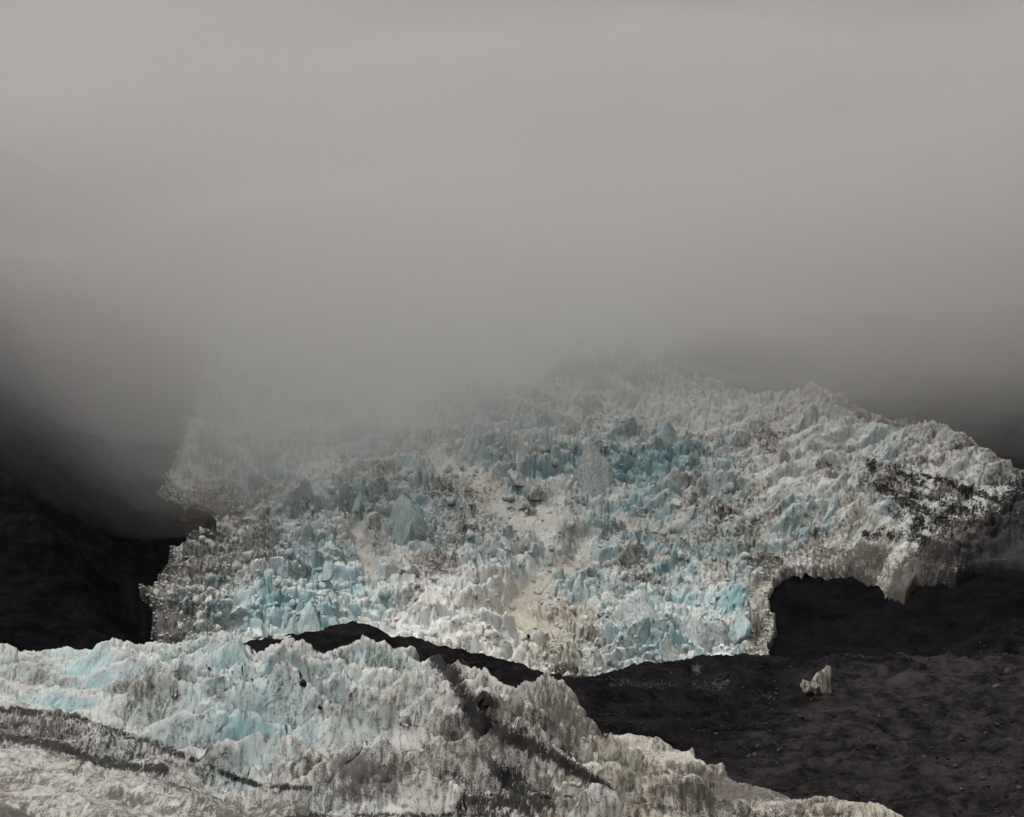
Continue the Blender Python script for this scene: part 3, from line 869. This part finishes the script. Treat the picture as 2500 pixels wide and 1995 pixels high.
# what the viewer can see of the sheet: the highest line so far in each column
vis = cpy <= np.minimum.accumulate(cpy, axis=0) + 0.5
PICKED = []
for lab, grp, (x0, x1), (y0, y1), num in ZONES:
    m = vis & (cpx > x0) & (cpx < x1) & (cpy > y0) & (cpy < y1) & (ICE[3] > 20) & (ICE[5] < 0.6)
    idx = np.argwhere(m)
    pick = idx[rng.choice(len(idx), num, replace=False)]
    for r_, c_ in pick:
        p = ICE[0][r_, c_]
        b_ = ICE[6][r_, c_]; dty = ICE[7][r_, c_]
        mi = 1 if b_ > 0.55 and rng.random() < 0.75 else (2 if dty > 0.5 and rng.random() < 0.7 else 0)
        sz = float(1.5 + 2.6 * rng.random() ** 2.2)
        PICKED.append((proj(*p), p, mi, sz, grp))
MARKS = [((1437, 1120), 'the tallest sharp ice pinnacle'), ((990, 1230), 'the big sky blue ice pyramid'), ((1622, 1050), 'the dark ice tooth under the fog'), ((792, 1370), 'the slender leaning ice pillar'),
         ((1322, 1195), 'the dark cracked boulder in the chute'), ((1642, 1220), 'the egg-shaped pale ice boulder'), ((1206, 1310), 'the small steep ice tooth'), ((748, 1485), 'the upright split blue slab'),
         ((578, 1490), 'the rounded left margin boulder'), ((1010, 1370), 'the wide dirty ice boulder'), ((1560, 1450), 'the broad blocky ice tower'), ((1800, 1480), 'the bright blue ice tower'),
         ((490, 1265), 'the brown rock outcrop'), ((1292, 1552), 'the dark boulder on silt')]
ORD = ['closest', 'second closest', 'third closest', 'fourth closest', 'fifth closest', 'sixth closest', 'seventh closest', 'eighth closest', 'ninth closest', 'tenth closest', 'eleventh closest', 'twelfth closest']
HUE = ('pale grey', 'blue', 'dirt-streaked')
cells = {}
for rec in PICKED:
    (qx, qy), p, mi, sz, grp = rec
    ds = [math.hypot(qx - mx, qy - my) for (mx, my), _ in MARKS]
    w = int(np.argmin(ds)); (mx, my), nm = MARKS[w]
    side = ('right of' if qx > mx else 'left of') if abs(qx - mx) > abs(qy - my) else ('below' if qy > my else 'above')
    cells.setdefault((mi, side, nm), []).append((ds[w], rec))
for (mi, side, nm), lst in cells.items():
    lst.sort(key=lambda q: q[0])
    for n_, (_, ((qx, qy), p, mi, sz, grp)) in enumerate(lst):
        lab = f'{HUE[mi]} ice block {side} {nm}' if len(lst) == 1 else f'{HUE[mi]} ice block {side} {nm}, {ORD[min(n_, 11)]}'
        place('ice_block', VMESH[rng.integers(14)][mi], p + np.array([0, 0, 0.25 * sz]), tuple(rng.uniform(-0.5, 0.5, 2)) + (rng.uniform(0, 6.28),), sz * p[1] / 850.0, lab, 'ice block', grp)

def scatter(name, pts, sizes, mat, seed, label, cat, variants=10, sub=1, squash=0.7):
    """rubble nobody could count: one mesh"""
    r = np.random.default_rng(seed)
    base = [lump(seed + q, sub, (1, 0.9, squash), 0, 5, 0.03) for q in range(variants)]
    Vs, Fs, off = [], [], 0
    for p, sz in zip(pts, sizes):
        V, Fc = base[r.integers(variants)]
        a = r.uniform(0, 6.28); c, s_ = math.cos(a), math.sin(a); tl = r.uniform(-0.5, 0.5)
        W = V @ np.array([[c, -s_, 0], [s_, c, 0], [0, 0, 1]]) @ np.array([[1, 0, 0], [0, math.cos(tl), -math.sin(tl)], [0, math.sin(tl), math.cos(tl)]])
        Vs.append(W * sz + p + np.array([0, 0, CAM_Z + 0.15 * sz])); Fs.append(np.array(Fc) + off); off += len(V)
    V = np.concatenate(Vs).astype(F4); Fq = np.concatenate(Fs).astype(np.int32)
    me = bpy.data.meshes.new(name)
    me.vertices.add(len(V)); me.vertices.foreach_set('co', V.ravel())
    me.loops.add(Fq.size); me.loops.foreach_set('vertex_index', Fq.ravel())
    me.polygons.add(len(Fq)); me.polygons.foreach_set('loop_start', np.arange(0, Fq.size, 3, dtype=np.int32))
    me.update(calc_edges=True); me.materials.append(mat)
    o = bpy.data.objects.new(name, me); COL.objects.link(o)
    o['kind'] = 'stuff'; o['label'] = label; o['category'] = cat
    return o

m = vis & (cpx > 340) & (cpx < 1900) & (cpy > 950) & (cpy < 1660) & (ICE[3] > 0) & (ICE[5] < 0.7)
idx = np.argwhere(m)
wgt = 0.25 + np.clip(ICE[7][m], 0, 1) * 1.6
pick = idx[rng.choice(len(idx), 2600, replace=False, p=wgt / wgt.sum())]
pts = ICE[0][pick[:, 0], pick[:, 1]]
scatter('ice_rubble', pts, 0.35 + 0.9 * rng.random(len(pts)) ** 2, M_BLOCK, 3000, 'small broken ice rubble strewn over the icefall', 'ice rubble')

rpx, rpy = proj(ROCK[0][..., 0], ROCK[0][..., 1], ROCK[0][..., 2])
rvis = rpy <= np.minimum.accumulate(rpy, axis=0) + 0.5
m = rvis & (ROCK[4] < 655) & (rpx > 1000) & (rpx < 2560) & (rpy < 2000) & (ROCK[3] < -20)
idx = np.argwhere(m)
pick = idx[rng.choice(len(idx), 3200, replace=True)]
pts = ROCK[0][pick[:, 0], pick[:, 1]] + rng.normal(0, 0.4, (len(pick), 3)) * np.array([1, 1, 0])
scatter('scree', pts, 0.14 + 0.42 * rng.random(len(pts)) ** 3, M_MORAINE_STONE, 3100, 'loose dark scree scattered over the moraine', 'scree', 8, 1)

pick = idx[rng.choice(len(idx), 350, replace=True)]
pts = ROCK[0][pick[:, 0], pick[:, 1]] + rng.normal(0, 0.4, (len(pick), 3)) * np.array([1, 1, 0])
scatter('pale_scree', pts, 0.18 + 0.7 * rng.random(len(pts)) ** 3, M_PALE, 3200, 'pale grey stones scattered through the dark moraine', 'scree', 8, 1)
m = (ICE[3] > -22) & (ICE[3] < 16) & (cpx > 300) & (cpx < 1890) & (cpy > 1150) & (cpy < 1660) & vis
idx = np.argwhere(m); pick = idx[rng.choice(len(idx), 420, replace=False)]
pts = ICE[0][pick[:, 0], pick[:, 1]] + np.array([0, -0.6, 0.2])
scatter('margin_ice_rubble', pts, 0.25 + 0.9 * rng.random(len(pts)) ** 2.5, M_BLOCK_DIRTY, 3300, 'dirty ice rubble along the margin of the icefall', 'ice rubble')

# boulders
BOULDERS = [
    (S_NEAR, 737, 1668, 17, 20, 'black boulder perched on the blue-white ice fins of the near glacier'),
    (S_NEAR, 1166, 1716, 26, 24, 'larger of two black boulders at the top of the dark debris band'),
    (S_NEAR, 1192, 1726, 18, 14, 'smaller of two black boulders at the top of the dark debris band'),
    (S_NEAR, 772, 1730, 14, 8, 'flat dark stone lying between two ice fins of the near glacier'),
    (S_ICE, 1292, 1556, 12, 10, 'lone dark boulder on the tan silt fan low on the icefall'),
    (S_ROCK, 2455, 1642, 30, 16, 'pale angular boulder on the crest of the right-hand moraine mound'),
    (S_ROCK, 2432, 1672, 20, 10, 'flat grey boulder just below the pale crest boulder'),
    (S_ROCK, 2352, 1752, 12, 8, 'small reddish stone on the open moraine slope'),
    (S_ROCK, 1890, 1690, 9, 9, 'little pale stone on the dark ridge left of the streaked ice patch'),
]
for i, (S, px, py, w, h, lab) in enumerate(BOULDERS):
    p = S(px, py, 8); mm = p[1] / FPX
    V, Fc = lump(4000 + i, 3, (w * mm / 1.5, w * mm / 1.6, h * mm / 1.5), 0.2, 9, 0.04)
    place('boulder', lump_mesh('boulder', V, Fc, M_PALE if i in (5, 6, 7, 8) else M_BOULDER), p + np.array([0, 0, 0.3 * h * mm]), (0, 0, i), 1.0, lab, 'boulder')
# brown outcrop at the upper left margin
p = S_ICE(490, 1275, 14); mm = p[1] / FPX
M_BROWN = rock_material('brown_outcrop', 0.6, (0.03, 0.026, 0.023), (0.085, 0.073, 0.062))
V, Fc = lump(4100, 4, (95 * mm / 1.4, 60 * mm, 44 * mm), 0.25, 9, 0.10)
place('rock_outcrop', lump_mesh('rock_outcrop', V, Fc, M_BROWN), p + np.array([0, 3, 2]), (0.0, 0.32, 0.1), 1.0, 'brown rock outcrop at the upper left corner of the icefall, half in fog', 'rock outcrop')

# near pale peak at the bottom edge
p = S_NEAR(1468, 1990, 14); mm = p[1] / FPX
V, Fc = lump(4200, 4, (160 * mm / 1.5, 120 * mm / 1.5, 92 * mm / 1.4), 0.6, 13, 0.24)
place('ice_peak', lump_mesh('ice_peak', V, Fc, ice_material('near_peak_ice', 0.24, False, 0.35, 0.62, wh=0.72)), p + np.array([0, 0.5, 0.2 * 92 * mm]), (0, 0, 0.5), 1.0, 'pale pointed ice peak at the bottom edge in front of the black debris', 'ice peak')

# pale streaked patch of ice at the foot of the black wall, in three upright pieces
k = NB('silty_ice'); pz = k.pos((1, 1, 0.12), (0, 0.38, 0))
k.link(k.mix(k.step(k.noise(pz, 1.0, 5, 0.65), 0.38, 0.64), (0.05, 0.044, 0.04), (0.34, 0.31, 0.26)), k.b.inputs['Base Color'])
k.b.inputs['Roughness'].default_value = 0.6
k.bump(k.noise(pz, 2.0, 5, 0.7), 0.7, 0.5)
M_SILTY = k.m
b0 = S_ROCK(1995, 1688, 12); mm = b0[1] / FPX
wf = bpy.data.objects.new('ice_patch', None); COL.objects.link(wf)
wf.location = (b0[0], b0[1], b0[2] + CAM_Z)
wf['label'] = 'pale streaked ice patch in three upright pieces at the foot of the black wall'; wf['category'] = 'ice patch'
for i, (px_, py_, w_, h_, tilt_) in enumerate(((1966, 1674, 32, 40, 0.42), (1991, 1672, 30, 47, 0.36), (2020, 1665, 40, 50, 0.28))):
    V, Fc = lump(4400 + i, 4, (w_ * mm / 1.35, 26 * mm / 1.4, h_ * mm / 1.3), 0.1, 13, 0.22)
    q = at(px_, py_, b0[1] + 2.2) - b0
    place('ice_piece', lump_mesh('ice_piece', V, Fc, M_SILTY), q, (-0.35, tilt_, 0.2 * i), 1.0, parent=wf)

# ------------------------------------------------------------------ fog bank: even-density cloud bodies, one inside the other
def fog_body(name, base, density, seed, amp, front, thick, label):
    k = NB(name + '_air')
    k.t.nodes.remove(k.b)
    v = k.n('VolumePrincipled')
    v.inputs['Color'].default_value = (0.835, 0.825, 0.815, 1)
    v.inputs['Density'].default_value = density
    v.inputs['Anisotropy'].default_value = 0.35
    k.link(v.outputs[0], k.out.inputs['Volume'])
    nx, ny = 120, 90
    xs = np.linspace(-1500, 1500, nx); ys = np.linspace(front, 2300, ny)
    X, Y = np.meshgrid(xs, ys)
    Y = Y + 170 * gn2(X / 330 + seed * 0.37, np.full_like(X, seed * 1.7), 7) * smooth(1100, front, Y)     # ragged front
    zb = base(X, Y) + amp * fbm2(X / 110, Y / 160, 4, seed) + 0.5 * amp * fbm2(X / 32, Y / 45, 3, seed + 9)
    rise = smooth(200, 0, np.linspace(0, 2300 - front, ny)[:, None] + 0 * X)
    top = 105 + thick + (Y - 600) * 0.17 + 0.0007 * np.maximum(Y - 600, 0) ** 2 + 55 * fbm2(X / 230, Y / 260, 3, seed + 3)     # a thin sheet over the ice, piled up behind it
    zb = np.minimum(zb + 300 * rise ** 2, top - 6)
    nvert = nx * ny
    V = np.concatenate([np.stack([X, Y, zb + CAM_Z], -1).reshape(-1, 3), np.stack([X, Y, top + CAM_Z], -1).reshape(-1, 3)])
    idx = np.arange(nvert).reshape(ny, nx)
    def quads(g): return np.stack([g[:-1, :-1], g[:-1, 1:], g[1:, 1:], g[1:, :-1]], -1).reshape(-1, 4)
    bot = quads(idx)[:, ::-1]; topq = quads(idx + nvert)
    side = []
    loop = list(idx[0, :]) + list(idx[1:, -1]) + list(idx[-1, -2::-1]) + list(idx[-2:0:-1, 0])
    for p, q in zip(loop, loop[1:] + loop[:1]):
        side.append((p, q, q + nvert, p + nvert))
    faces = np.concatenate([bot, topq, np.array(side)]).tolist()
    me = bpy.data.meshes.new(name)
    me.from_pydata(V.tolist(), [], faces); me.update()
    me.materials.append(k.m)
    o = bpy.data.objects.new(name, me); COL.objects.link(o)
    o['kind'] = 'stuff'; o['label'] = label; o['category'] = 'fog'
    return o

def cloud_base(X, Y):
    # lower on the left-hand valley side, lifting over the middle of the icefall
    return 24 + 58 * smooth(-260, 130, X) - 28 * smooth(120, 300, X) - 24 * np.exp(-((X + 95) / 105) ** 2)
fog_body('fog_bank', lambda X, Y: cloud_base(X, Y) - 14, 0.0011, 431, 16, 560, -10, 'thinnest lowest veil of the grey fog bank over the ice')
fog_body('fog_bank', lambda X, Y: cloud_base(X, Y) + 2, 0.0016, 401, 16, 570, 25, 'thin lower skirt of the grey fog bank over the ice')
fog_body('fog_bank', lambda X, Y: cloud_base(X, Y) + 18, 0.0020, 411, 18, 590, 60, 'denser middle of the grey fog bank over the ice')
fog_body('fog_bank', lambda X, Y: cloud_base(X, Y) + 38, 0.0024, 421, 20, 610, 95, 'thick upper body of the grey fog bank filling the sky')
